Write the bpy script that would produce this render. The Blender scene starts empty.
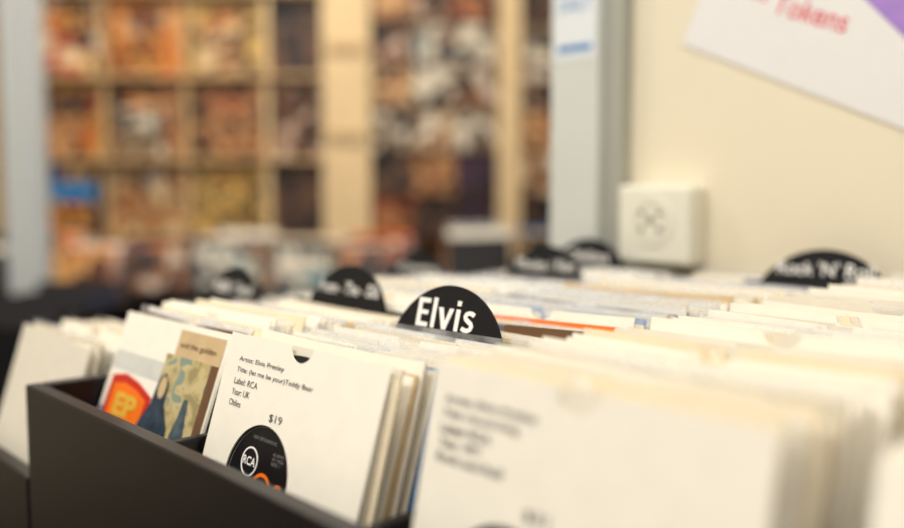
import bpy, bmesh, math, random
from mathutils import Matrix, Vector
S=bpy.context.scene
COL=S.collection
S.view_settings.view_transform='Standard'
rad=math.radians

# ---------------------------------------------------------------- materials
def lin(c):
    c=c/255.0
    return c/12.92 if c<=0.04045 else ((c+0.055)/1.055)**2.4
def rgb(r,g,b): return (lin(r),lin(g),lin(b),1)
def mat(name,col,rough=0.6,var=0.06,scale=60,spec=0.3,metal=0,bump=0):
    m=bpy.data.materials.new(name); m.use_nodes=True
    nt=m.node_tree; b=nt.nodes['Principled BSDF']
    b.inputs['Roughness'].default_value=rough
    b.inputs['Metallic'].default_value=metal
    b.inputs['Specular IOR Level'].default_value=spec
    tc=nt.nodes.new('ShaderNodeTexCoord'); n=nt.nodes.new('ShaderNodeTexNoise')
    n.inputs['Scale'].default_value=scale; n.inputs['Detail'].default_value=3
    nt.links.new(tc.outputs['Object'],n.inputs['Vector'])
    r=nt.nodes.new('ShaderNodeValToRGB')
    r.color_ramp.elements[0].position=0.3; r.color_ramp.elements[1].position=0.7
    r.color_ramp.elements[0].color=tuple(max(0,c*(1-var)) for c in col[:3])+(1,)
    r.color_ramp.elements[1].color=tuple(min(1,c*(1+var)) for c in col[:3])+(1,)
    nt.links.new(n.outputs['Fac'],r.inputs['Fac']); nt.links.new(r.outputs['Color'],b.inputs['Base Color'])
    return m
def blotch(name,cols,scale=9,seed=0,rough=0.45):
    m=bpy.data.materials.new(name); m.use_nodes=True
    nt=m.node_tree; b=nt.nodes['Principled BSDF']; b.inputs['Roughness'].default_value=rough
    tc=nt.nodes.new('ShaderNodeTexCoord'); mp=nt.nodes.new('ShaderNodeMapping')
    mp.inputs['Location'].default_value=(seed*3.7,seed*1.3,seed*2.1)
    n=nt.nodes.new('ShaderNodeTexNoise'); n.inputs['Scale'].default_value=scale; n.inputs['Detail'].default_value=2
    n.inputs['Distortion'].default_value=0.6
    r=nt.nodes.new('ShaderNodeValToRGB'); r.color_ramp.interpolation='CONSTANT'
    k=len(cols)
    while len(r.color_ramp.elements)<k: r.color_ramp.elements.new(0.5)
    for i,c in enumerate(cols):
        r.color_ramp.elements[i].position=0 if i==0 else 0.33+0.34*i/k
        r.color_ramp.elements[i].color=c
    nt.links.new(tc.outputs['Object'],mp.inputs['Vector']); nt.links.new(mp.outputs['Vector'],n.inputs['Vector'])
    nt.links.new(n.outputs['Fac'],r.inputs['Fac']); nt.links.new(r.outputs['Color'],b.inputs['Base Color'])
    return m
def plastic(name):
    m=bpy.data.materials.new(name); m.use_nodes=True; nt=m.node_tree
    for n in list(nt.nodes): nt.nodes.remove(n)
    o=nt.nodes.new('ShaderNodeOutputMaterial'); t=nt.nodes.new('ShaderNodeBsdfTransparent')
    t.inputs['Color'].default_value=(0.95,0.96,0.97,1)
    g=nt.nodes.new('ShaderNodeBsdfPrincipled'); g.inputs['Base Color'].default_value=(0.76,0.77,0.78,1); g.inputs['Roughness'].default_value=0.12
    mx=nt.nodes.new('ShaderNodeMixShader')
    tc=nt.nodes.new('ShaderNodeTexCoord'); n=nt.nodes.new('ShaderNodeTexNoise'); n.inputs['Scale'].default_value=45
    mr=nt.nodes.new('ShaderNodeMapRange'); mr.inputs['From Min'].default_value=0.35; mr.inputs['From Max'].default_value=0.7
    mr.inputs['To Min'].default_value=0.10; mr.inputs['To Max'].default_value=0.40
    nt.links.new(tc.outputs['Object'],n.inputs['Vector']); nt.links.new(n.outputs['Fac'],mr.inputs['Value'])
    nt.links.new(mr.outputs['Result'],mx.inputs['Fac'])
    nt.links.new(t.outputs[0],mx.inputs[1]); nt.links.new(g.outputs[0],mx.inputs[2]); nt.links.new(mx.outputs[0],o.inputs['Surface'])
    return m
WHITE=mat('paper_white',rgb(241,235,220),0.75,0.02)
CREAM=mat('paper_cream',rgb(233,219,189),0.75,0.03)
OFFW=mat('paper_offwhite',rgb(222,215,198),0.75,0.03)
TAN=mat('paper_tan',rgb(200,174,132),0.7)
BROWN=mat('paper_brown',rgb(105,75,50),0.7)
BLUE=mat('paper_blue',rgb(50,125,185),0.5)
NAVY=mat('paper_navy',rgb(35,50,90),0.5)
YELL=mat('paper_yellow',rgb(225,185,70),0.5)
GREEN=mat('paper_green',rgb(70,120,75),0.5)
RED=mat('paper_red',rgb(200,42,25),0.5)
ORANGE=mat('paper_orange',rgb(245,118,25),0.5)
PURP=mat('paper_purple',rgb(165,132,205),0.5)
GREY=mat('paper_grey',rgb(130,128,125),0.6)
DKP=mat('paper_dark',rgb(34,32,35),0.5)
PLAS=plastic('clear_plastic')
BLACK=mat('black_laminate',rgb(12,11,15),0.34,0.15,25,0.28)
CARD=mat('divider_card_black',rgb(20,20,23),0.6,0.15,120,0.22)
VINYL=mat('label_black',rgb(18,17,19),0.45,0.1)
INK=mat('ink_black',rgb(45,43,45),0.7)
INKG=mat('ink_grey',rgb(80,77,76),0.7)
INKR=mat('ink_red',rgb(225,70,90),0.7)
PRINTW=mat('print_white',rgb(245,243,238),0.6,0.01)
POSTER=mat('poster_paper',rgb(230,229,228),0.6,0.01)
WALL=mat('wall_paint_cream',rgb(232,222,198),0.8,0.02,4,0.2)
WALLB=mat('wall_paint_warm',rgb(210,182,135),0.8,0.05,4,0.2)
RACKB=mat('rack_back_board',rgb(115,82,52),0.8,0.1,6,0.2)
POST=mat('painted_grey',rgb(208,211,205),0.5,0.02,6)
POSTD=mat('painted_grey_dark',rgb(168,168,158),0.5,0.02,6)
RACKW=mat('rack_cream_wood',rgb(232,206,162),0.5,0.05,8)
RACKS=mat('rack_shelf_edge',rgb(205,175,130),0.5,0.08,8)
METAL=mat('white_metal',rgb(208,214,216),0.25,0.02,5,0.5)
FLOOR=mat('floor_vinyl',rgb(100,85,70),0.5,0.15,3)
CEIL=mat('ceiling_white',rgb(232,228,220),0.8,0.02,3)
SOCK=mat('socket_plastic',rgb(232,230,214),0.4,0.02,8)
HOLE=mat('dark_hole',rgb(80,70,52),0.6)

# ---------------------------------------------------------------- mesh tools
class MB:
    def __init__(s): s.v=[];s.f=[];s.m=[];s.mats=[]
    def mi(s,m):
        if m not in s.mats: s.mats.append(m)
        return s.mats.index(m)
    def box(s,x0,x1,y0,y1,z0,z1,m,M=None):
        b=len(s.v)
        for z in(z0,z1):
            for x,y in((x0,y0),(x1,y0),(x1,y1),(x0,y1)):
                p=Vector((x,y,z)); s.v.append(M@p if M else p)
        for f in((0,3,2,1),(4,5,6,7),(0,1,5,4),(1,2,6,5),(2,3,7,6),(3,0,4,7)):
            s.f.append([b+i for i in f]); s.m.append(s.mi(m))
    def slab(s,pts,z0,z1,m,M=None,me=None):
        b=len(s.v);n=len(pts)
        for z in(z0,z1):
            for x,y in pts:
                p=Vector((x,y,z)); s.v.append(M@p if M else p)
        k=s.mi(m);ke=s.mi(me) if me else k
        s.f.append([b+i for i in reversed(range(n))]);s.m.append(k)
        s.f.append([b+n+i for i in range(n)]);s.m.append(k)
        for i in range(n):
            j=(i+1)%n; s.f.append([b+i,b+j,b+n+j,b+n+i]);s.m.append(ke)
    def quad(s,pts,m):
        b=len(s.v); s.v+= [Vector(p) for p in pts]; s.f.append([b,b+1,b+2,b+3]); s.m.append(s.mi(m))
    def obj(s,name,parent=None,M=None,bevel=0):
        me=bpy.data.meshes.new(name); me.from_pydata([tuple(v) for v in s.v],[],s.f)
        for m in s.mats: me.materials.append(m)
        for p,k in zip(me.polygons,s.m): p.material_index=k
        me.update()
        o=bpy.data.objects.new(name,me); COL.objects.link(o)
        if M is not None: o.matrix_local=M
        if parent: o.parent=parent
        if bevel:
            bv=o.modifiers.new('bevel','BEVEL'); bv.width=bevel; bv.segments=2
        return o
def frame(x,y,z,th):
    c,s_=math.cos(th),math.sin(th)
    X=Vector((1,0,0));Y=Vector((0,s_,c));Z=X.cross(Y)
    return Matrix(((X.x,Y.x,Z.x,x),(X.y,Y.y,Z.y,y),(X.z,Y.z,Z.z,z),(0,0,0,1)))
def shape(name,outs,t,m,parent=None,M=None,z=0):
    cu=bpy.data.curves.new(name,'CURVE'); cu.dimensions='2D'; cu.fill_mode='BOTH'; cu.extrude=t/2
    for o in outs:
        sp=cu.splines.new('POLY'); sp.points.add(len(o)-1)
        for p,q in zip(sp.points,o): p.co=(q[0],q[1],0,1)
        sp.use_cyclic_u=True
    tmp=bpy.data.objects.new('tmp',cu); COL.objects.link(tmp)
    me=bpy.data.meshes.new_from_object(tmp.evaluated_get(bpy.context.evaluated_depsgraph_get()))
    bpy.data.objects.remove(tmp); me.name=name; me.materials.clear(); me.materials.append(m)
    me.transform(Matrix.Translation((0,0,z)))
    ob=bpy.data.objects.new(name,me); COL.objects.link(ob)
    if M is not None: ob.matrix_local=M
    if parent: ob.parent=parent
    return ob
def text(name,s,x,y,z,w,h,m,parent,bold=0.0,rot=0,spacing=1.0):
    cu=bpy.data.curves.new(name,'FONT'); cu.body=s; cu.size=1; cu.offset=bold; cu.space_line=spacing
    tmp=bpy.data.objects.new('tmp',cu); COL.objects.link(tmp)
    me=bpy.data.meshes.new_from_object(tmp.evaluated_get(bpy.context.evaluated_depsgraph_get()))
    bpy.data.objects.remove(tmp); me.name=name; me.materials.clear(); me.materials.append(m)
    xs=[v.co.x for v in me.vertices]; ys=[v.co.y for v in me.vertices]
    sx=w/(max(xs)-min(xs)); sy=sx if h is None else h/(max(ys)-min(ys))
    me.transform(Matrix.Translation((x,y,z))@Matrix.Rotation(rot,4,'Z')@Matrix.Diagonal((sx,sy,1,1))@Matrix.Translation((-min(xs),-min(ys),0)))
    ob=bpy.data.objects.new(name,me); COL.objects.link(ob); ob.parent=parent
    return ob
def circ(cx,cy,r,n=40,ry=None,a0=0,a1=360):
    ry=ry or r
    full=(a1-a0)==360
    return [(cx+r*math.cos(rad(a0+(a1-a0)*i/(n if full else n-1))),cy+ry*math.sin(rad(a0+(a1-a0)*i/(n if full else n-1)))) for i in range(n)]
def sleeve_outline(w,h,notch=0.0,n=7,tilt=0.0,sag=0.0):
    pts=[(0,-h),(w,-h),(w,tilt)]
    if notch:
        for i in range(n+1):
            a=math.pi*i/n; pts.append((w/2+notch*math.cos(a),tilt/2-sag-notch*0.75*math.sin(a)))
    elif sag: pts+=[(w*0.72,tilt*0.72-sag*0.8),(w*0.4,tilt*0.4-sag)]
    pts.append((0,0)); return pts

# ---------------------------------------------------------------- camera
CZ=1.2
cam=bpy.data.cameras.new('camera'); cam.lens=35; cam.sensor_width=36; cam.clip_start=0.01
co=bpy.data.objects.new('camera',cam); COL.objects.link(co); S.camera=co
co.location=(0,0,CZ); co.rotation_euler=(rad(90-4.8),0,rad(46.2))
cam.dof.use_dof=True; cam.dof.focus_distance=0.605; cam.dof.aperture_fstop=1.75
B=Matrix.Rotation(rad(46.2),4,'Z')   # diagonal far part of the shop

# ---------------------------------------------------------------- room
def simple(name,boxes,M=None,bevel=0):
    mb=MB()
    for b in boxes: mb.box(*b,M)
    return mb.obj(name,bevel=bevel)
simple('floor',[(-6,5,-3,6.5,-0.05,0,FLOOR)])
simple('ceiling',[(-6,5,-3,6.5,2.9,2.95,CEIL)])
simple('wall_right',[(-0.66,3.2,0.93,1.05,0,2.9,WALL)])
simple('wall_back',[(-3.0,2.6,3.75,3.85,0,2.9,WALLB)],B)
simple('wall_left',[(-3.1,-3.0,-0.5,3.85,0,2.9,WALL)],B)
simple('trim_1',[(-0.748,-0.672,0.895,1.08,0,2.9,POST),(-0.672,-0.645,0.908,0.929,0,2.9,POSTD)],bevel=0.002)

# ---------------------------------------------------------------- sleeves
def sleeves(mb,x0,w,ys,zf,h,th,cols,notch=0.5,plas=0.3,rng=None,skips=(),skew=0,M=None,first=None,thick=0.0012,jit=0.0018,hj=0.0026,ztrend=0.0,dips=(),xr=0.006,spots={}):
    for i,y in enumerate(ys):
        if any(abs(y-s)<0.003 for s in skips): continue
        t=th+rng.gauss(0,0.012)
        hh=h+rng.gauss(0,hj)+ztrend*(y-ys[0])
        if i in spots: hh+=0.003
        for (c,wd,a) in dips: hh-=a*math.exp(-((y-c)/wd)**2)
        yb=y-h*math.sin(th)
        xx=x0+rng.gauss(0,jit)+skew*(y-ys[0])
        F=frame(xx,yb+hh*math.sin(t),zf+hh*math.cos(t),t)@Matrix.Rotation(rng.gauss(0,xr),4,'Z')
        if M: F=M@F
        m=rng.choices(cols[0],cols[1])[0]
        if first and i<len(first): m=first[i]
        m=spots.get(i,m)
        mb.slab(sleeve_outline(w,hh-0.003,0.012 if rng.random()<notch else 0,tilt=rng.gauss(0,0.0014),sag=abs(rng.gauss(0,0.0010))),-thick,0,m,F)
        if rng.random()<plas:
            e=0.003+rng.random()*0.003
            mb.quad([F@Vector(p) for p in((-0.002,-hh+0.004,0.0006),(w+0.002,-hh+0.004,0.0006),(w+0.002+rng.gauss(0,.001),e,0.0008+rng.gauss(0,.0008)),(-0.002,e+rng.gauss(0,.001),0.0008))],PLAS)
def fr(a,b,p,rng):
    out=[];y=a
    while y<b: out.append(y); y+=p*rng.uniform(0.6,1.5)
    return out
COLS_W=([WHITE,CREAM,OFFW,TAN,BLUE,YELL,NAVY,RED,BROWN],[62,26,20,1.4,.25,.3,.3,.15,.6])
COLS_M=([WHITE,CREAM,OFFW,TAN,BLUE,YELL,GREEN,NAVY,RED,BROWN,DKP],[48,22,18,2.5,.7,1.6,.9,1.3,.5,2,1.1])
ZF=CZ-0.2725
def row(name,x0,w,y0,y1,p,zf,h,thd,cols,seed,**k):
    rng=random.Random(seed); mb=MB()
    sleeves(mb,x0,w,fr(y0,y1,p,rng),zf,h,rad(thd),cols,rng=rng,**k)
    return mb.obj(name)
YB=0.905
PLAIN=[WHITE,CREAM,WHITE,OFFW,WHITE,WHITE,CREAM,WHITE]
row('record_single_row',-0.757,0.178,0.342,YB,0.0042,ZF,0.178,19,COLS_M,21,skips=(0.503,0.779,0.872),plas=0.25,ztrend=0.013,skew=0.02,
    dips=((0.48,0.06,0.012),(0.75,0.05,0.008)),first=[BROWN,TAN]+PLAIN)
row('record_single_row',-0.5615,0.179,0.3275,YB,0.0043,ZF,0.179,16.5,COLS_M,12,skips=(0.452,0.885),plas=0.35,skew=0.05,ztrend=0.013,
    dips=((0.44,0.10,0.012),(0.86,0.05,0.009)),first=[CREAM,OFFW,WHITE,TAN,WHITE,CREAM,OFFW,BLUE,DKP,CREAM,WHITE,WHITE,OFFW],
    spots={30:GREEN,33:YELL,37:BROWN,41:NAVY,46:ORANGE,52:BLUE,59:TAN,66:NAVY,80:TAN})
row('record_single_row',-0.322,0.18,0.306,YB,0.0044,ZF,0.189,12,COLS_W,3,plas=0.08,notch=0.85,jit=0.0025,hj=0.0028,first=PLAIN)
row('record_single_row',-0.113,0.18,0.308,YB,0.0044,ZF,0.186,14,COLS_W,4,plas=0.3,notch=0.7,hj=0.0028,first=PLAIN)
row('record_single_row',0.092,0.18,0.306,YB,0.0048,ZF,0.184,14,COLS_W,5,plas=0.3,first=PLAIN)

# ---------------------------------------------------------------- record bins
def bin_(name,x0,x1,y0,y1,zr,zf,parts,M=None,t=0.015):
    mb=MB()
    mb.box(x0,x1,y0,y0+t,zf-0.03,zr,BLACK,M)
    mb.box(x0,x0+t,y0+t,y1,zf-0.03,zr,BLACK,M)
    mb.box(x1-t,x1,y0+t,y1,zf-0.03,zr,BLACK,M)
    mb.box(x0+t,x1-t,y1-t,y1,zf-0.03,zr,BLACK,M)
    mb.box(x0+t,x1-t,y0+t,y1-t,zf-0.015,zf-0.001,BLACK,M)
    for p in parts: mb.box(p-0.004,p+0.004,y0+t,y1-t,zf-0.001,zr-0.012,BLACK,M)
    mb.box(x0+0.01,x1-0.01,y0+0.035,y1-0.01,0.08,zf-0.031,BLACK,M)
    mb.box(x0+0.03,x1-0.03,y0+0.07,y1-0.03,0,0.08,DKP,M)
    n=max(1,int((x1-x0)/0.5)); wd=(x1-x0-0.02)/n
    for i in range(n):
        mb.box(x0+0.01+i*wd+0.004,x0+0.01+(i+1)*wd-0.004,y0+0.018,y0+0.034,0.1,zf-0.05,BLACK,M)
        mb.box(x0+0.01+i*wd+wd*0.8,x0+0.01+i*wd+wd*0.8+0.01,y0+0.004,y0+0.018,0.6,0.72,METAL,M)
    return mb.obj(name,bevel=0.0015)
bin_('record_bin',-0.775,0.29,0.245,0.925,CZ-0.163,ZF,[-0.5705,-0.351,-0.127,0.079],t=0.013)
ZL=CZ-0.318
bin_('record_bin',-1.0,-0.781,0.245,0.925,CZ-0.245,ZL,[])
row('record_single_row',-0.98,0.179,0.31,YB,0.0048,ZL,0.178,17,COLS_W,10,plas=0.25,skips=(0.50,0.77),ztrend=0.018,dips=((0.33,0.08,-0.004),(0.47,0.07,0.014)),first=[OFFW]+PLAIN)

# ---------------------------------------------------------------- front sleeves
w,h=0.177,0.178; th=rad(17)
M=frame(-0.561,0.32,CZ-0.1015,th)
notch=[(w/2+0.0125*math.cos(math.pi*i/16),-0.0105*math.sin(math.pi*i/16)) for i in range(17)]
cx,cy=0.069,-0.092
sl=shape('record_sleeve',[[(0,-h),(w,-h),(w,0)]+notch+[(0,0)],circ(cx,cy,0.037,56)],0.0010,WHITE,M=M)
shape('sleeve_back',[sleeve_outline(w,h)],0.0006,OFFW,sl,z=-0.0042)
shape('record_disc',[circ(0.0885,cy,0.0865,72)],0.0016,VINYL,sl,z=-0.0025)
LZ=-0.0015
shape('label_ring',[circ(cx,cy,0.0362,56),circ(cx,cy,0.0356,56)],0.0002,GREY,sl,z=LZ)
shape('label_logo',[circ(cx-0.013,cy+0.011,0.0098,32),circ(cx-0.013,cy+0.011,0.0086,32)],0.0002,PRINTW,sl,z=LZ)
text('label_logo_text','RCA',cx-0.0205,cy+0.0085,LZ+0.0002,0.015,0.0058,PRINTW,sl,bold=0.02)
text('label_small_text','45 RPM\n47-7000\nSIDE 1',cx+0.012,cy+0.014,LZ+0.0002,0.013,0.008,GREY,sl)
text('label_top_text','NEW ORTHOPHONIC',cx-0.014,cy+0.0265,LZ+0.0002,0.028,0.0022,GREY,sl)
def arc(name,x,y,r,a0,a1,wd,m,rx=1):
    o=[(x+rx*(r+wd/2)*math.cos(rad(a)),y+(r+wd/2)*math.sin(rad(a))) for a in range(a0,a1+1,8)]
    i_=[(x+rx*(r-wd/2)*math.cos(rad(a)),y+(r-wd/2)*math.sin(rad(a))) for a in range(a1,a0-1,-8)]
    shape(name,[o+i_],0.0002,m,sl,z=LZ+0.0001)
arc('label_dog_back',cx+0.006,cy-0.012,0.018,10,150,0.0024,ORANGE,0.75)
arc('label_dog_chest',cx+0.010,cy-0.009,0.009,60,290,0.0022,YELL,0.8)
arc('label_horn',cx+0.025,cy-0.003,0.006,60,300,0.0020,ORANGE)
Z=0.0008
t_l=[('Artist: Elvis Presley',-0.0195,0.056),('Title: (let me be your)Teddy Bear',-0.0270,0.092),('Label: RCA',-0.0345,0.030),('Year: UK',-0.0420,0.023),('Oldies',-0.0495,0.015)]
for i,(s,y,ww) in enumerate(t_l):
    text('sleeve_text_%d'%(i+1),s,0.018,y,Z,ww,0.0044,INK if i<2 else INKG,sl,bold=0.0)
text('sleeve_price','$19',0.070,-0.0525,Z,0.015,0.0058,INK,sl,bold=0.0)

w3,h3=0.181,0.188
M=frame(-0.323,0.30,CZ-0.0866,rad(12))
notch=[(w3/2+0.0125*math.cos(math.pi*i/16),-0.0105*math.sin(math.pi*i/16)) for i in range(17)]
s3=shape('record_sleeve',[[(0,-h3),(w3,-h3),(w3,0)]+notch+[(0,0)],circ(w3/2-0.028,-0.104,0.037,56)],0.0010,WHITE,M=M)
shape('sleeve_back',[sleeve_outline(w3,h3)],0.0006,OFFW,s3,z=-0.0042)
shape('record_disc',[circ(w3/2,-0.10,0.085,72)],0.0016,VINYL,s3,z=-0.0025)
for i,(s,y,ww) in enumerate([('Artist: Elvis Presley',-0.0195,0.060),('Title: Hound Dog',-0.0265,0.050),('Label: RCA',-0.0335,0.034),('Year: 1971',-0.0405,0.028),('Rock and Roll',-0.0475,0.044)]):
    text('sleeve_text_%d'%(i+1),s,0.010,y,Z,ww,0.0046,INK,s3,bold=0.012)
text('sleeve_price','$31',0.070,-0.062,Z,0.014,0.0055,INK,s3,bold=0.01)

# picture sleeve
wp,hp=0.177,0.177
M=frame(-0.757,0.33,CZ-0.107,rad(20))
p=shape('picture_sleeve',[sleeve_outline(wp,hp)],0.0025,WHITE,M=M)
Z=0.0014
PH=blotch('photo_street',[rgb(40,90,145),rgb(70,125,170),rgb(125,165,190),rgb(55,95,140)],50,3)
PH2=blotch('photo_sepia',[rgb(150,138,95),rgb(180,162,112),rgb(195,178,130),rgb(130,145,130)],60,4)
def pic(n,pts,m,k=0): shape(n,[pts],0.0002,m,p,z=Z+0.0002*k)
R=lambda x0,x1,y0,y1:[(x0,y0),(x1,y0),(x1,y1),(x0,y1)]
pic('photo_left',R(0.002,0.100,-0.175,-0.084),PH)
pic('photo_skyline',R(0.002,0.100,-0.050,-0.034),mat('pale_grey',rgb(205,205,197),0.6,0.05))
pic('photo_right',R(0.092,0.175,-0.175,-0.026),PH2,1)
pic('header_band',R(0.104,0.175,-0.026,-0.005),TAN,1)
text('header_text','and the golden',0.110,-0.020,Z+0.0007,0.056,0.006,BROWN,p)
pic('spine_strip',R(0.164,0.175,-0.175,-0.026),BROWN,2)
rb=[(0.008,-0.096),(0.030,-0.100),(0.062,-0.102),(0.086,-0.094),(0.088,-0.064),(0.062,-0.056),(0.034,-0.052),(0.010,-0.056)]
pic('red_burst',rb,RED,2)
pic('orange_burst',[(0.048+(x-0.048)*0.80,-0.077+(y+0.077)*0.70) for x,y in rb],ORANGE,3)
text('burst_text','EP',0.028,-0.087,Z+0.001,0.040,0.019,YELL,p,bold=0.04)
fig=[(0.056,-0.175),(0.064,-0.130),(0.078,-0.085),(0.090,-0.068),(0.093,-0.048),(0.102,-0.041),(0.110,-0.049),(0.112,-0.066),(0.126,-0.082),(0.130,-0.120),(0.127,-0.140),(0.132,-0.175)]
pic('figure',fig,mat('dark_denim',rgb(48,62,76),0.6,0.5,110),4)
pic('figure_face',circ(0.102,-0.053,0.006,16,0.009),TAN,5)
fig2=[(0.131,-0.175),(0.132,-0.120),(0.133,-0.085),(0.138,-0.070),(0.140,-0.056),(0.146,-0.056),(0.149,-0.070),(0.157,-0.100),(0.158,-0.135),(0.161,-0.175)]
pic('figure_2',fig2,mat('denim',rgb(75,90,96),0.6,0.4,110),4)

# ---------------------------------------------------------------- genre dividers
def divider(label,xc,y,H,Hchord,zf,thd=14,tw=0.062,thh=0.021,bold=0.03,W=0.176,a=0.0585,ty=0.005):
    t=rad(thd); tabh=(Hchord-H)/math.cos(t)
    r=(a*a+tabh*tabh)/(2*tabh); a0=math.asin(min(1,a/r)) if tabh<=r else math.pi-math.asin(a/r)
    zc=CZ-Hchord; L=(zc-zf)/math.cos(t)-0.002
    pts=[(-W/2,-L),(W/2,-L),(W/2,-0.006),(W/2-0.006,0)]
    for i in range(33):
        b=a0-2*a0*i/32; pts.append((r*math.sin(b),tabh-r+r*math.cos(b)))
    pts+=[(-W/2+0.006,0),(-W/2,-0.006)]
    o=shape('genre_divider_card',[pts],0.0016,CARD,M=frame(xc,y,zc,t))
    if label: text('divider_text',label,-tw/2,ty,0.0009,tw,thh,PRINTW,o,bold=bold)
    return o
el=divider('',-0.472,0.446,0.0715,0.1095,ZF)
def thick_line(pts,wd):
    L=[];Rr=[]
    for i,pt in enumerate(pts):
        a=Vector(pts[max(0,i-1)]);b=Vector(pts[min(len(pts)-1,i+1)]);d=(b-a).normalized();n=Vector((-d.y,d.x))*wd/2
        L.append((pt[0]+n.x,pt[1]+n.y));Rr.append((pt[0]-n.x,pt[1]-n.y))
    return L+Rr[::-1]
sc=0.0220; ox,oy=-0.0345,0.0055
def letter(n,loops): shape(n,[[(ox+sc*x*1.17,oy+sc*y) for x,y in l] for l in loops],0.0004,PRINTW,el,z=0.001)
sw=0.17
letter('letter_E',[[(0,0),(0.5,0),(0.5,0.16),(sw,0.16),(sw,0.43),(0.46,0.43),(0.46,0.58),(sw,0.58),(sw,0.84),(0.5,0.84),(0.5,1),(0,1)]])
letter('letter_l',[[(0.64,0),(0.80,0),(0.80,1.05),(0.64,1.05)]])
letter('letter_v',[[(0.90,0.74),(1.08,0.74),(1.22,0.24),(1.36,0.74),(1.53,0.74),(1.30,0),(1.13,0)]])
letter('letter_i',[[(1.64,0),(1.80,0),(1.80,0.74),(1.64,0.74)]]); letter('letter_i_dot',[[(1.64,0.86),(1.80,0.86),(1.80,1.03),(1.64,1.03)]])
sp=[(2.38,0.60),(2.28,0.655),(2.17,0.665),(2.07,0.62),(2.035,0.54),(2.07,0.45),(2.17,0.385),(2.28,0.32),(2.325,0.23),(2.29,0.13),(2.18,0.075),(2.06,0.08),(1.94,0.13)]
letter('letter_s',[thick_line(sp,0.15)])
divider('From - The - 50s',-0.662,0.497,0.071,0.107,ZF,tw=0.090,thh=0.012,bold=0.0,ty=0.009)
divider('R&B / Soul',-0.872,0.495,0.086,0.124,ZL,tw=0.080,thh=0.013,bold=0.0,ty=0.010)
divider('Country',-0.865,0.765,0.080,0.118,ZL,tw=0.080,thh=0.014,bold=0.0,ty=0.008)
divider('Movies / Film',-0.655,0.773,0.064,0.102,ZF,tw=0.085,thh=0.013,bold=0.0,ty=0.010)
divider('Oldies',-0.665,0.866,0.060,0.097,ZF,tw=0.065,thh=0.013,bold=0.0,ty=0.010)
divider("Rock 'N' Roll",-0.377,0.878,0.060,0.096,ZF,tw=0.098,thh=0.014,bold=0.005,a=0.066,ty=0.010)

# ---------------------------------------------------------------- wall socket
mb=MB(); mb.box(-0.638,-0.538,0.893,0.929,CZ-0.088,CZ+0.006,SOCK)
so=mb.obj('wall_socket',bevel=0.005)
mm=frame(-0.590,0.893,CZ-0.036,0)
shape('socket_plate',[circ(0,0,0.030,40)],0.003,SOCK,so,M=mm)
shape('socket_recess_ring',[circ(0,0,0.0205,40),circ(0,0,0.0195,40)],0.0004,POSTD,so,M=mm,z=0.0018)
for k,(a,b,r) in enumerate([(0,0,0.0045),(0.012,0.009,0.003),(-0.012,0.009,0.003),(0.012,-0.010,0.003),(-0.012,-0.010,0.003)]):
    shape('socket_hole_%d'%(k+1),[circ(a,b,r,20)],0.0006,HOLE,so,M=mm,z=0.0018)

PM=frame(-0.575,0.9285,CZ+0.172,0)@Matrix.Rotation(rad(-24),4,'Z')
po=shape('wall_poster',[[(0,0),(0.42,0),(0.42,0.297),(0,0.297)]],0.0006,POSTER,M=PM)
shape('poster_purple_flash',[[(0.150,0.118),(0.42,-0.0),(0.42,0.297),(0.150,0.297)]],0.0002,PURP,po,z=0.0005)
text('poster_text_1','Tokens',0.092,0.064,0.0008,0.086,0.022,INKR,po,bold=0.004,rot=rad(2))
text('poster_text_2','Gift',0.045,0.072,0.0008,0.036,0.022,INKR,po,bold=0.004)
text('poster_text_3','Record',0.02,0.16,0.0008,0.11,0.05,INKR,po,bold=0.01)
nM=frame(-0.742,0.8945,CZ+0.165,0)
no=shape('notice_sheet',[R(0,0.066,0,0.21)],0.0006,mat('notice_white',rgb(225,230,234),0.6,0.01),M=nM)
shape('notice_band',[R(0.006,0.060,0.010,0.018)],0.0002,BLUE,no,z=0.0005)
text('notice_text','OPEN\nDAILY',0.008,0.06,0.0006,0.050,0.04,BLUE,no)

# ---------------------------------------------------------------- far display rack
palettes=[
 [(130,66,28),(205,120,50),(225,170,105),(88,46,26)],
 [(48,30,25),(130,78,46),(190,140,92),(62,36,25)],
 [(232,216,184),(172,125,80),(90,56,38),(236,224,202)],
 [(222,112,40),(52,34,27),(212,160,78),(128,55,30)],
 [(25,21,23),(58,43,41),(102,72,50),(23,21,23)],
 [(148,94,54),(208,165,115),(86,48,32),(222,195,148)],
 [(125,38,26),(185,120,74),(44,27,23),(160,70,38)],
 [(72,64,42),(180,142,70),(218,182,108),(95,74,40)],
 [(222,212,192),(54,48,48),(135,115,90),(228,220,205)],
 [(35,75,130),(222,130,45),(210,175,75),(35,85,140)],
 [(38,27,44),(29,24,30),(76,50,76),(26,22,26)],
 [(66,45,34),(34,27,27),(142,90,56),(200,188,172)],
 [(220,188,84),(232,214,172),(180,62,36),(58,48,44)],
 [(85,120,128),(208,198,178),(48,58,68),(172,134,100)],
]
CV=[blotch('cover_art_%d'%i,[rgb(*c) for c in p_],7+i%4*2,i) for i,p_ in enumerate(palettes)]
mb=MB()
zl=[1.02,1.325,1.635,1.945,2.25]
ups=[(-1.64,-1.62),(-1.325,-1.307),(-1.015,-0.997),(-0.710,-0.69),(-0.49,-0.31),(0.175,0.26),(0.40,0.43),(1.3,1.35)]
for i,(a,b) in enumerate(ups): mb.box(a,b,3.36,3.42,0,2.6,RACKS if i in(1,2) else RACKW,B)
mb.box(-1.64,1.35,3.43,3.45,0.0,2.6,RACKB,B)
for z in zl+[2.57]:
    mb.box(-1.62,-0.49,3.34,3.43,z-0.014,z,RACKS,B)
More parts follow.
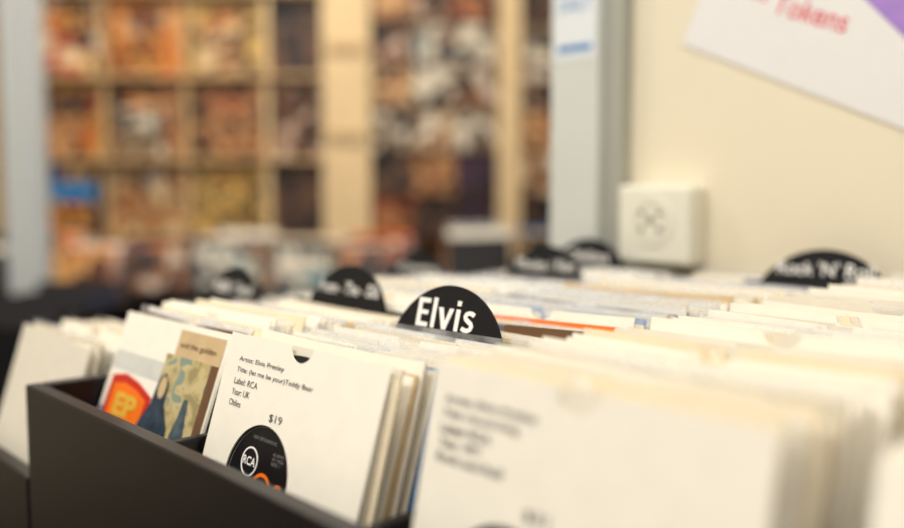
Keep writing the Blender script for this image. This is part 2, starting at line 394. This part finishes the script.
for k in range(10):
    z=1.02+0.165*k
    if z<2.6: mb.box(-0.31,1.3,3.37,3.43,z-0.006,z,BROWN,B)
for z in (1.39,1.72): mb.box(-0.47,-0.33,3.345,3.36,z,z+0.03,TAN,B)
mb.obj('display_rack')
mb=MB(); rng=random.Random(8)
cols=[(-1.617,-1.328),(-1.303,-1.018),(-0.993,-0.713),(-0.685,-0.495)]
pick={(0,0):10,(0,1):3,(0,2):2,(1,0):5,(1,1):1,(1,2):0,(2,0):7,(2,1):1,(2,2):7,(3,0):4,(3,1):11,(3,2):4,(0,3):0,(1,3):12,(2,3):3,(3,3):4}
for c,(a,b) in enumerate(cols):
    for r_,z in enumerate(zl):
        k=pick.get((c,r_),rng.choice([0,1,2,3,5,7]))
        mb.box(a,b,3.395,3.402,z+0.001,z+0.288,CV[k],B)
        if c<3:
            q=rng.uniform(0,0.08)
            mb.box(a+0.02+q,b-0.09+q,3.385,3.392,z+0.001,z+rng.uniform(0.14,0.20),CV[rng.choice([1,5,6,3,0,11,8,12,1,7])],B)
            mb.box(a+0.07,b-0.07,3.393,3.3945,z+0.16,z+0.24,CV[rng.choice([1,4,6,3,0,11])],B)
mb.box(-1.58,-1.38,3.378,3.384,1.235,1.30,CV[9],B)
mb.box(-1.58,-1.36,3.378,3.384,1.16,1.23,BLUE,B)
mb.obj('lp_cover_display')
mb=MB()
for (a,b) in [(-0.308,0.173),(0.262,0.398),(0.432,1.298)]:
    n=max(1,round((b-a)/0.152)); st=(b-a)/n
    for i in range(n):
        for k in range(10):
            z=1.02+0.165*k
            if z>2.4: continue
            mb.box(a+i*st+0.003,a+(i+1)*st-0.003,3.38,3.385,z+0.001,z+rng.uniform(0.145,0.155),CV[rng.choice([4,4,11,6,8,2,1,8,10,11,4,6,1,5,13,4,10])],B)
mb.obj('single_cover_display')

mb=MB(); mb.box(-1.215,-1.12,2.4,2.46,0,2.9,METAL,B); mb.box(-1.225,-1.215,2.41,2.45,0,2.9,POSTD,B); mb.box(-1.18,-1.155,2.394,2.4,0,2.9,POST,B)
mb.obj('shop_pillar',bevel=0.004)

FC=([WHITE,CREAM,DKP,BLUE,PURP,ORANGE]+CV,[9,4,8,3,1.2,2]+[2]*len(CV))
FD=([WHITE,BROWN,DKP,NAVY,TAN],[1,2,18,3,.5])
def far_bin(r0,r1,f0,f1,zr,zf,seed,cols,W=0.20,h=0.30):
    n=int((r1-r0-0.03)/(W+0.02)); st=(r1-r0-0.03)/n
    bin_('record_bin',r0,r1,f0,f1,zr,zf,[r0+0.015+st*i for i in range(1,n)],B)
    for i in range(n):
        rng=random.Random(seed*31+i); mb=MB()
        sleeves(mb,r0+0.015+st*i+0.008,W,fr(f0+0.11,f1-0.04,0.012,rng),zf,h+rng.uniform(-0.01,0.025),rad(16),cols,notch=0,plas=0,rng=rng,M=B,thick=0.004,hj=0.014,jit=0.003,xr=0.02)
        mb.obj('record_stack_row')
far_bin(-1.75,-0.10,2.62,3.22,0.90,0.725,1,FC)
far_bin(-0.04,1.25,2.62,3.22,0.93,0.755,2,FC)
far_bin(-1.75,-0.80,1.75,2.32,0.925,0.62,3,FD)

# ---------------------------------------------------------------- lights
def tube(x,y,e,M=None,sx=1.3,sy=0.35,c=(1,0.95,0.87)):
    L=bpy.data.lights.new('ceiling_lamp','AREA'); L.shape='RECTANGLE'; L.size=sx; L.size_y=sy; L.energy=e; L.color=c
    o=bpy.data.objects.new('ceiling_lamp',L); COL.objects.link(o)
    o.matrix_world=(M or Matrix())@Matrix.Translation((x,y,2.80))
    mb=MB(); mb.box(x-sx/2-0.03,x+sx/2+0.03,y-sy/2-0.03,y+sy/2+0.03,2.83,2.9,CEIL,M); mb.obj('ceiling_light_panel')
K=(1,0.955,0.885)
tube(-0.5,-0.7,36,c=K); tube(-0.6,0.35,13,c=K); tube(0.9,-0.3,20,c=K)
W_=(1,0.89,0.74)
tube(-0.8,2.5,27,B,c=W_); tube(0.6,2.3,15,B,c=W_); tube(-1.6,1.4,16,B)
wd=bpy.data.worlds.new('world'); S.world=wd; wd.use_nodes=True
bg=wd.node_tree.nodes['Background']; bg.inputs[0].default_value=(1,0.965,0.91,1); bg.inputs[1].default_value=0.43
